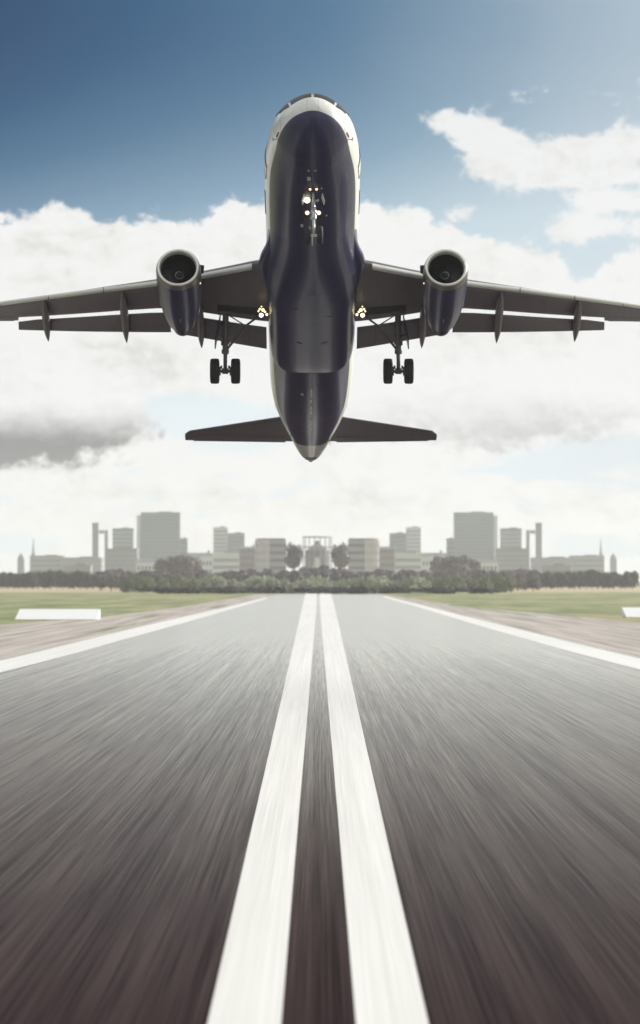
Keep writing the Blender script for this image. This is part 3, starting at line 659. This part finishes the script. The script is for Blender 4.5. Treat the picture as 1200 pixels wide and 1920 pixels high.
# ------------------------------------------------------------------ city
def px_at(px, d): return (px-600)/FPX*d
def h_at(v, d): return EYE+(HOR-v)/FPX*d
M_tower = plain("tower_cladding", (.155,.215,.235), .5, 0, .15, .05)
M_light = plain("light_render", (.55,.56,.55), .7, 0, .12, .05)
M_white = plain("white_render", (.66,.66,.63), .7, 0, .12, .05)
M_brick = plain("brown_brick", (.24,.20,.20), .8, 0, .2, .08)
M_grey = plain("grey_concrete", (.22,.235,.245), .7, 0, .15, .05)
M_mid = plain("mid_concrete", (.29,.30,.31), .7, 0, .15, .05)
M_win = plain("dark_glazing", (.12,.145,.155), .15, 0, .2, .1)
M_winl = plain("pale_glazing", (.30,.33,.34), .3, 0, .2, .1)
M_roof = plain("roofing", (.20,.20,.21), .8, 0, .2, .1)
def building(x0, x1, vt, d_, dep, wall, label, name="office_block", floors=8, cols=0, band=M_win, cat="building", roof='flat', group=None, side=None, v0=None):
    """mirror-free builder: x0..x1 photo columns at distance d_, top row vt"""
    X0, X1 = px_at(x0, d_), px_at(x1, d_); H_ = h_at(vt, d_); w_ = X1-X0
    r = empty(name, ((X0+X1)/2, d_, 0))
    b = B(); b.box((0, dep/2, H_/2), (w_, dep, H_)); b.build("wall", wall, r)
    zs = H_/(floors+.6)
    if cols:
        # each storey is a row of separate openings
        for i in range(floors):
            b = B(); z = zs*(i+.75)
            for c_ in range(cols):
                cw = w_*.92/cols; b.box((-w_*.46+cw*(c_+.5), -.1, z), (cw*.55, .3, zs*.5))
            b.build("window_row", band, r)
    else:
        for i in range(floors):
            b = B(); z = zs*(i+.75); b.box((0, -.1, z), (w_*.93, .3, zs*.48)); b.box((w_/2+.02, dep/2, z), (.3, dep*.9, zs*.48)); b.box((-w_/2-.02, dep/2, z), (.3, dep*.9, zs*.48)); b.build("window_band", band, r)
    if roof == 'flat':
        b = B(); t_ = .9
        for cx, cy, sx, sy in ((0,t_/2-.4,w_+.8,t_),(0,dep-t_/2+.4,w_+.8,t_),(w_/2-t_/2+.4,dep/2,t_,dep-1),(-w_/2+t_/2-.4,dep/2,t_,dep-1)): b.box((cx,cy,H_+.4), (sx,sy,1.4))
        b.build("parapet", wall, r)
        b = B(); b.box((w_*.12, dep*.55, H_+1.2), (w_*.35, dep*.4, 2.4)); b.build("plant_room", M_roof, r)
    elif roof == 'gable':
        b = B(); hh = w_*.14; V_ = [(-w_/2-.4,-.4,H_),(w_/2+.4,-.4,H_),(w_/2+.4,dep+.4,H_),(-w_/2-.4,dep+.4,H_),(-w_/2-.4,dep/2,H_+hh),(w_/2+.4,dep/2,H_+hh)]
        b.add(V_, [(0,1,5,4),(2,3,4,5),(0,4,3),(1,2,5),(0,3,2,1)]); b.build("roof", M_roof, r)
        b = B(); b.box((w_*.3, dep*.5, H_+hh), (w_*.05+.6, 1.6, hh*1.2+1)); b.build("chimney", M_brick, r)
    elif roof == 'round':
        b = B(); pr = [(H_-.1, w_*.48),(H_+.6, w_*.47),(H_+1.2,.1)]
        b.box((0,dep/2,H_+.5),(w_*.9,dep*.9,1.0)); b.build("roof", M_roof, r)
    tag(r, label, cat, group); return r
MX = 1189.0
for k in (0, 1):
    sd_ = "left" if k == 0 else "right"
    def mx(a, b_): return (a, b_) if k == 0 else (MX-b_, MX-a)
    def bl(x0, x1, *a, **kw):
        q = mx(x0, x1); return building(q[0], q[1], *a, **kw)
    S = f"in the {sd_} skyline"
    t_ = bl(264,337,962,4000,28, M_tower, f"broad grey-green slab tower, tallest block {S}", name="tower_block", floors=19)
    b = B(); w0 = px_at(264,4000) if k == 0 else px_at(MX-264,4000); cxx = t_.location.x
    b.box((w0-cxx+(-3.2 if k == 0 else 3.2), 14, h_at(966,4000)/2), (5.4, 24, h_at(966,4000))); b.build("pale_side", M_light, t_)  # paler slab along the tower's outer side
    for i in range(9):
        b = B(); ww = px_at(337,4000)-px_at(264,4000); b.box((-ww/2+ww*(i+.5)/9, -.45, h_at(962,4000)/2), (.7,.5,h_at(962,4000)-3)); b.build("mullion", M_tower, t_)
    bl(337,351,1011,4010,22, M_tower, f"narrow wing stuck to the outer foot of the tallest tower {S}" if k == 1 else f"narrow wing against the inner foot of the tallest tower {S}", floors=9)
    bl(211,249,992,3900,24, M_tower, f"striped mid-rise block beside the tallest tower {S}", name="tower_block", floors=13, band=M_winl)
    bl(199,257,1030,3300,26, M_grey, f"low dark block in front of the striped mid-rise {S}", floors=7, cols=9, band=M_winl)
    # chimney joined to an open portal frame
    q = mx(173,184); r = empty("chimney_tower", (px_at(sum(q)/2,3700), 3700, 0)); hh = h_at(982,3700); wd = px_at(q[1],3700)-px_at(q[0],3700)
    b = B(); b.box((0,4,hh/2),(wd,8,hh)); b.build("shaft", M_grey, r)
    b = B(); b.box((0,4,hh+.6),(wd+1,9,1.2)); b.build("cap", M_roof, r)
    q2 = mx(196,202); hp = h_at(994,3700); pxx = px_at(sum(q2)/2,3700)-r.location.x
    b = B(); b.box((pxx,4,hp/2),(px_at(q2[1],3700)-px_at(q2[0],3700),7,hp)); b.build("pier", M_grey, r)
    sg = 1 if pxx > 0 else -1; xa = sg*wd/2; b = B(); b.box(((xa+pxx-sg*2)/2,4,hp-2.2),(abs(pxx-xa)-4,6,4.2)); b.build("bridge", M_mid, r)
    tag(r, f"tall thin shaft linked by a bridge to a slim pier {S}", "tower")
    bl(113,190,1047,3500,40, M_mid, f"long low pale shed beside the linked shafts {S}", name="warehouse", floors=4, band=M_winl)
    bl(56,117,1043,4200,40, M_grey, f"wide low block with a needle spire behind it {S}", floors=5)
    q = mx(60,65); r = empty("spire", (px_at(sum(q)/2,4300),4300,0)); b = B(); b.tube((0,0,0),(0,0,h_at(1035,4300)),3.0,2.4,10); b.build("base", M_grey, r)
    b = B(); b.tube((0,0,h_at(1035,4300)),(0,0,h_at(1008,4300)),1.6,.3,8); b.build("needle", M_grey, r); tag(r, f"needle spire above the low blocks {S}", "spire")
    q = mx(31,46); r = empty("domed_tower", (px_at(sum(q)/2,4200),4200,0)); b = B(); hh = h_at(1048,4200); b.box((0,5,hh/2),(9,9,hh)); b.build("wall", M_grey, r)
    b = B(); b.lathe([(0,4.4),(2,4.2),(5,3),(7,1.2),(9,.3),(11,.05)], (0,5,hh), (0,0,1), 20); b.build("dome", M_roof, r, True, 50); tag(r, f"small domed tower at the outer end {S.replace('in', 'of', 1)}", "tower")
    t_ = bl(400,427,990,3900,20, M_light, f"pale slim tower, upper one of a joined pair {S}", name="tower_block", floors=14, band=M_mid)
    bl(427,458,1001,3850,22, M_tower, f"grey-green block joined to the pale slim tower {S}", name="tower_block", floors=12)
    bl(352,400,1043,3000,20, M_white, f"small white terrace with pitched roof below the slim pair {S}", name="terraced_house", floors=3, cols=7, roof='gable')
    bl(398,450,1039,2700,20, M_white, f"white apartment terrace with rows of windows {S}", name="apartment_block", floors=4, cols=10)
    bl(449,481,1029,2500,20, M_brick, f"brown brick block with pitched roof beside the curved block {S}", name="brick_block", floors=5, cols=6, roof='gable', band=M_winl)
    # block with a rounded corner
    q = mx(478,536); d_ = 2300; xa, xb = px_at(q[0],d_), px_at(q[1],d_); w_ = xb-xa; hh = h_at(1012,d_)
    r = empty("curved_block", ((xa+xb)/2, d_, 0)); outl = []
    for i in range(13):
        a = math.pi/2*i/12; outl.append((-w_/2+w_*.5*(1-math.cos(a)), 11*(1-math.sin(a))))
    outl += [(w_/2,0),(w_/2,20),(-w_/2,20)]
    if k: outl = [(-x,y) for x,y in outl]
    def extr(o_, z0, z1, sc_=1.0):
        m_ = len(o_); b = B(); b.add([(x*sc_,10+(y-10)*sc_,z0) for x,y in o_]+[(x*sc_,10+(y-10)*sc_,z1) for x,y in o_], [tuple(range(m_))[::-1], tuple(range(m_,2*m_))]+[(i,(i+1)%m_,m_+(i+1)%m_,m_+i) for i in range(m_)]); return b
    extr(outl,0,hh).build("wall", M_mid, r)
    for i in range(6): extr(outl, hh*(i+.45)/6.4, hh*(i+.85)/6.4, 1.012).build("window_band", M_win, r)
    extr(outl, hh, hh+1.2, .94).build("roof", M_roof, r)
    for i in range(10):
        if k == 0: x = -w_/2+w_*.5*(i/10)
        else: x = w_/2-w_*.5*(i/10)
        yy = 11*(1-math.sin(math.acos(max(-1,1-(i/10)))))
        b = B(); b.box((x, yy-.35, hh/2), (.7,.5,hh)); b.build("pilaster", M_white, r)
    tag(r, f"grey block with rounded striped corner {S}", "building")
    bl(255,300,1054,2600,18, M_white, f"white low house among trees below the tallest tower {S}", name="house", floors=3, cols=6, roof='gable')
    bl(120,170,1062,2500,18, M_mid, f"pale low hangar behind the dark tree row {S}", name="hangar", floors=2)
# round frame with a domed pavilion inside it
D_ = 2450; cx = px_at(595,D_)
r = empty("gasholder_frame", (cx, D_, 0)); rad = px_at(622,D_)-px_at(595,D_); ht_ = h_at(1007,D_)
for i in range(16):
    a = 2*math.pi*(i+.5)/16; b = B(); b.tube((rad*math.cos(a), rad*math.sin(a), 0),(rad*math.cos(a), rad*math.sin(a), ht_), .5, .4, 8); b.build("column", M_mid, r)
for z in (ht_, ht_*.80, ht_*.60):
    b = B(); b.lathe([(-.5,rad-.35),(.5,rad-.35),(.5,rad+.35),(-.5,rad+.35)], (0,0,z), (0,0,1), 48, closed=True); b.build("ring_girder", M_mid, r)
tag(r, "round open frame of columns and ring girders in the middle of the skyline", "gasholder")
r = empty("domed_pavilion", (cx, D_, 0)); hd = h_at(1036,D_); rp = rad*.80
b = B(); pts = []
aw, ah = rp*.36, hd*.9
for i in range(33):
    a = 2*math.pi*i/32
    if 25.0 <= 32*((a)%(2*math.pi))/(2*math.pi) or True: pts.append(a)
# drum with an arched opening cut right through: walls built as wedges either side
for a0, a1 in ((-60,60),(120,240)):
    o_ = [(rp*math.cos(R(a0+(a1-a0)*i/20)), rp*math.sin(R(a0+(a1-a0)*i/20))) for i in range(21)]
    m_ = len(o_); b.add([(x,y,0) for x,y in o_]+[(x,y,hd) for x,y in o_], [tuple(range(m_))[::-1], tuple(range(m_,2*m_))]+[(i,(i+1)%m_,m_+(i+1)%m_,m_+i) for i in range(m_)])
b.build("wall", M_grey, r)
for yy in (-rp*.80, rp*.80):
    b = B(); ring = []; hw_ = rp*.52
    for i in range(17):
        a = math.pi*i/16; ring.append((aw*math.cos(a), ah*.62+ah*.38*math.sin(a)))
    V_ = []; F_ = []
    O_ = [(hw_*max(-1,min(1,1.6*math.cos(math.pi*i/16))), hd if 2 < i < 14 else ah*.62+(hd-ah*.62)*min(1,i/3 if i < 8 else (16-i)/3)) for i in range(17)]
    for (xi,zi),(xo,zo) in zip(ring,O_):
        for y_ in (yy-1,yy+1): V_ += [(xi,y_,zi),(xo,y_,zo)]
    for i in range(16):
        a = 4*i; F_ += [(a,a+1,a+5,a+4),(a+2,a+6,a+7,a+3),(a,a+4,a+6,a+2),(a+1,a+3,a+7,a+5)]
    b.add(V_, F_); b.build("arch", M_grey, r)
b = B(); b.lathe([(0,rp+.4),(1.0,rp+.4),(3.0,rp*.82),(5.2,rp*.55),(7.0,rp*.28),(7.6,rp*.2),(9.5,rp*.17),(10.5,.05)], (0,0,hd), (0,0,1), 36); b.build("dome", M_roof, r, True, 40)
tag(r, "dark domed pavilion with a bright arched opening inside the round frame", "pavilion")
r = empty("white_backdrop", (cx, D_+60, 0)); b = B(); hh = h_at(1044, D_+60); b.box((0,8,hh/2),(15,16,hh)); b.build("wall", M_white, r)  # white block added behind the arch so its opening reads bright
b = B(); V_ = [(-8,-.5,hh),(8,-.5,hh),(8,16.5,hh),(-8,16.5,hh),(0,-.5,hh+5),(0,16.5,hh+5)]; b.add(V_, [(0,1,4),(2,3,5),(0,4,5,3),(1,2,5,4),(0,3,2,1)]); b.build("roof", M_white, r)
b = B(); b.box((0,-.1,2.5),(2.4,.3,5)); b.build("door", M_light, r); tag(r, "white gabled chapel added behind the pavilion arch to brighten its opening", "backdrop")

# ------------------------------------------------------------------ trees and shrubs
def leafm(name, a, b_):
    def f(k, b):
        v = k.noise(oc(k), .35, 4, .6); g = k.new('ShaderNodeObjectInfo').outputs['Random']
        c = k.mix(v, a, b_); c = k.mix(k.m('MULTIPLY', g, .35), c, tuple(x*1.5 for x in b_))
        k.L.new(c, b.inputs['Base Color']); b.inputs['Roughness'].default_value = .7; b.inputs['Specular IOR Level'].default_value = .25
    return mat(name, f)
M_leafd = leafm("dark_foliage", (.034,.025,.033), (.062,.052,.050))
M_leafb = leafm("hazed_foliage", (.12,.105,.12), (.18,.16,.17))  # lightened to put the haze and glow of the centre into the leaf colour
M_leafm = leafm("mid_foliage", (.12,.14,.09), (.22,.25,.15))
M_leafl = leafm("pale_foliage", (.26,.29,.20), (.44,.47,.34))
M_bark = plain("bark", (.06,.05,.045), .9)
def foliage(seed, w_, h_, base, cnt, leaf, lobes):
    """leaf sprays spread over and through several lobes; uneven outline"""
    rd = random.Random(seed); L_ = []
    for i in range(lobes):
        a = rd.random()*6.283; rr_ = rd.random()**.6*w_*.30; z = base+(h_-base)*(.25+.55*rd.random()); s_ = (h_-base)*(.22+.18*rd.random())
        L_.append((Vector((rr_*math.cos(a), rr_*math.sin(a), z)), min(s_, w_*.32)))
    V_ = []; F_ = []
    while len(F_) < cnt:
        c, s_ = rd.choice(L_); dv = Vector((rd.gauss(0,1), rd.gauss(0,1), rd.gauss(0,1))).normalized()
        p = c+dv*s_*(1-.45*rd.random()**2)*(1+.35*mnoise.noise(c+dv*2.1))
        if p.z < base*.6: continue
        u = Vector((rd.gauss(0,1), rd.gauss(0,1), rd.gauss(0,1))).normalized(); w2 = u.cross(dv+Vector((.01,0,0))).normalized(); l = leaf*(.6+.8*rd.random()); i0 = len(V_)
        V_ += [p-u*l, p+w2*l*.55, p+u*l, p-w2*l*.55]; F_.append((i0,i0+1,i0+2,i0+3))
    return V_, F_
def make_tree(name, seed, w_, h_, m_, cnt=1500, leaf=.5, lobes=13, low=.16):
    rd = random.Random(seed); r = empty(name)
    b = B(); b.tube((0,0,0),(.1,0,h_*.38), h_*.028, h_*.018, 8); b.tube((.1,0,h_*.36),(-.2,.1,h_*.7), h_*.018, h_*.007, 7)
    for i in range(5):
        a = i*1.3+rd.random(); z0 = h_*(.26+.08*i); b.tube((.05,0,z0),(w_*.28*math.cos(a), w_*.28*math.sin(a), z0+h_*.2), h_*.011, h_*.004, 6)
    b.build("trunk", M_bark, r)
    V_, F_ = foliage(seed, w_, h_, h_*low, cnt, leaf, lobes); sheet("crown", V_, F_, m_, r)
    return r
def make_shrub(name, seed, w_, h_, m_, cnt=1500, leaf=.5):
    r = empty(name); b = B(); rd = random.Random(seed)
    for i in range(5):
        a = i*1.26; b.tube((.2*math.cos(a),.2*math.sin(a),0),(w_*.22*math.cos(a),w_*.22*math.sin(a),h_*.6),.09,.04,6)
    b.build("stem", M_bark, r)
    V_, F_ = foliage(seed, w_*1.25, h_, 0, cnt, leaf, 11); sheet("foliage", V_, F_, m_, r)
    return r
def dup(src, loc, rz, s, label, cat, group):
    c = src.copy(); COL.objects.link(c); c.location = loc; c.rotation_euler = (0,0,rz); c.scale = s
    for ch in src.children:
        q = ch.copy(); COL.objects.link(q); q.parent = c
    return tag(c, label, cat, group)
pools = {}
used = set()
def place(kind, i, loc, rz, s, label, cat, group):
    src = pools[kind][i % len(pools[kind])]
    if src.name not in used:
        used.add(src.name); src.location = loc; src.rotation_euler = (0,0,rz); src.scale = s; return tag(src, label, cat, group)
    return dup(src, loc, rz, s, label, cat, group)
pools['dark'] = [make_tree("broadleaf_tree", 11+i, 10, 10, M_leafd, 2600, .75) for i in range(3)]
pools['belt'] = [make_tree("belt_tree", 21+i, 10, 10, M_leafb, 2600, .75) for i in range(3)]
pools['mid'] = [make_tree("round_tree", 31+i, 10, 10, M_leafb, 3400, .75, 18) for i in range(2)]
pools['crown'] = [make_tree("tall_tree", 41+i, 11, 29, M_leafb, 4200, .8, 24, .38) for i in range(2)]
pools['green'] = [make_shrub("shrub", 51+i, 9, 5, M_leafm) for i in range(2)]
pools['pale'] = [make_shrub("pale_shrub", 71+i, 9, 5, M_leafl) for i in range(3)]
pools['low'] = [make_shrub("dark_shrub", 91+i, 9, 5, M_leafd) for i in range(2)]
rd = random.Random(5)
# dark tree rows beyond the field, left and right
ORD = "first second third fourth fifth sixth seventh eighth ninth tenth eleventh twelfth thirteenth fourteenth fifteenth sixteenth seventeenth eighteenth nineteenth twentieth twenty-first twenty-second twenty-third twenty-fourth twenty-fifth twenty-sixth twenty-seventh twenty-eighth twenty-ninth thirtieth".split()
def row(k, x0, x1, step, d_, vt, vj, kind, label, cat, group, wide=1.25):
    x = x0; i = 0
    while x < x1:
        dd = d_+rd.uniform(-40,40); px = x if k == 0 else MX-x; v = vt(x)+rd.uniform(-vj,vj)
        h = max(2.5, (HOR-v)/FPX*dd+EYE); base_h = 10 if kind in ('dark','mid','belt') else 5
        s_ = h/base_h*1.08; w_ = max(step/FPX*dd*1.9/9, s_*.7)*wide*.8
        place(kind, rd.randrange(9), (px_at(px,dd), dd, 0), rd.random()*6.28, (w_, w_, s_), f"{ORD[i]} {label}", cat, group); x += step*rd.uniform(.8,1.2); i += 1
for k, sd_ in ((0,"left"),(1,"right")):
    row(k, 4, 260, 11, 1750, lambda x: 1076+2*math.sin(x*.05), 2.5, 'dark', f"dark tree from the {sd_} frame edge along the far field edge", "tree", f"dark tree row, {sd_}")
    row(k, 190, 590, 17, 1500, lambda x: 1076 if x < 560 else 1071, 2.5, 'belt', f"dark tree of the belt below the {sd_} city, counted towards the centre", "tree", f"dark tree belt, {sd_}")
    row(k, 240, 400, 17, 1330, lambda x: 1086+3*math.sin(x*.09), 2, 'green', f"green shrub of the {sd_} shrub belt, counted from its outer end", "shrub", f"green shrubs, {sd_}")
    row(k, 395, 600, 13, 1230, lambda x: 1087+3*math.sin(x*.06), 2.5, 'pale', f"pale green shrub beyond the runway end, counted inwards from the {sd_}", "shrub", f"pale shrubs, {sd_}")
    row(k, 300, 600, 48, 1195, lambda x: 1103, 2, 'low', f"low dark shrub in front of the pale shrubs, counted inwards from the {sd_}", "shrub", f"low dark shrubs, {sd_}")
    for px, v, dd, w_, lb in ((333,1041,1900,50,"big round dark tree below the tallest tower"),(362,1052,1900,44,"smaller round tree beside the big round one"),(216,1073,1700,50,"round tree breaking the dark row"),
                           (305,1050,1950,36,"narrow tree against the foot of the tallest tower"),(551,1019,1900,36,"tall round-crowned tree beside the domed pavilion"),(485,1083,1240,90,"wide dome-shaped pale shrub")):
        q = px if k == 0 else MX-px; h = (HOR-v)/FPX*dd+EYE
        kd = 'pale' if 'pale' in lb else 'crown' if 'tall' in lb else 'mid'; bh = {'pale':5,'crown':29,'mid':10}[kd]
        place(kd, 0 if v < 1050 else 1, (px_at(q,dd), dd, 0), rd.random()*6, (w_/FPX*dd/(12.5 if kd == 'crown' else 12), w_/FPX*dd/(12.5 if kd == 'crown' else 12), h/bh*1.06), f"{lb}, {sd_} half of the photo", "shrub" if kd == 'pale' else "tree", None)

for L_ in pools.values():
    for src in L_:
        if src.name not in used:
            for ch in list(src.children): bpy.data.objects.remove(ch)
            bpy.data.objects.remove(src)

# ------------------------------------------------------------------ air
def hazem(k, b):
    k.t.nodes.remove(b); v = k.new('ShaderNodeVolumePrincipled'); v.inputs['Color'].default_value = (.975,.99,1,1); v.inputs['Density'].default_value = .000095; v.inputs['Anisotropy'].default_value = .2
    o = [q for q in k.t.nodes if q.type == 'OUTPUT_MATERIAL'][0]; k.L.new(v.outputs[0], o.inputs['Volume'])
M_haze = mat("haze_air", hazem)
b = B(); b.box((0, 2600, 52), (9000, 6200, 106)); hz_ = b.build("haze", M_haze); struct(hz_, 'stuff')
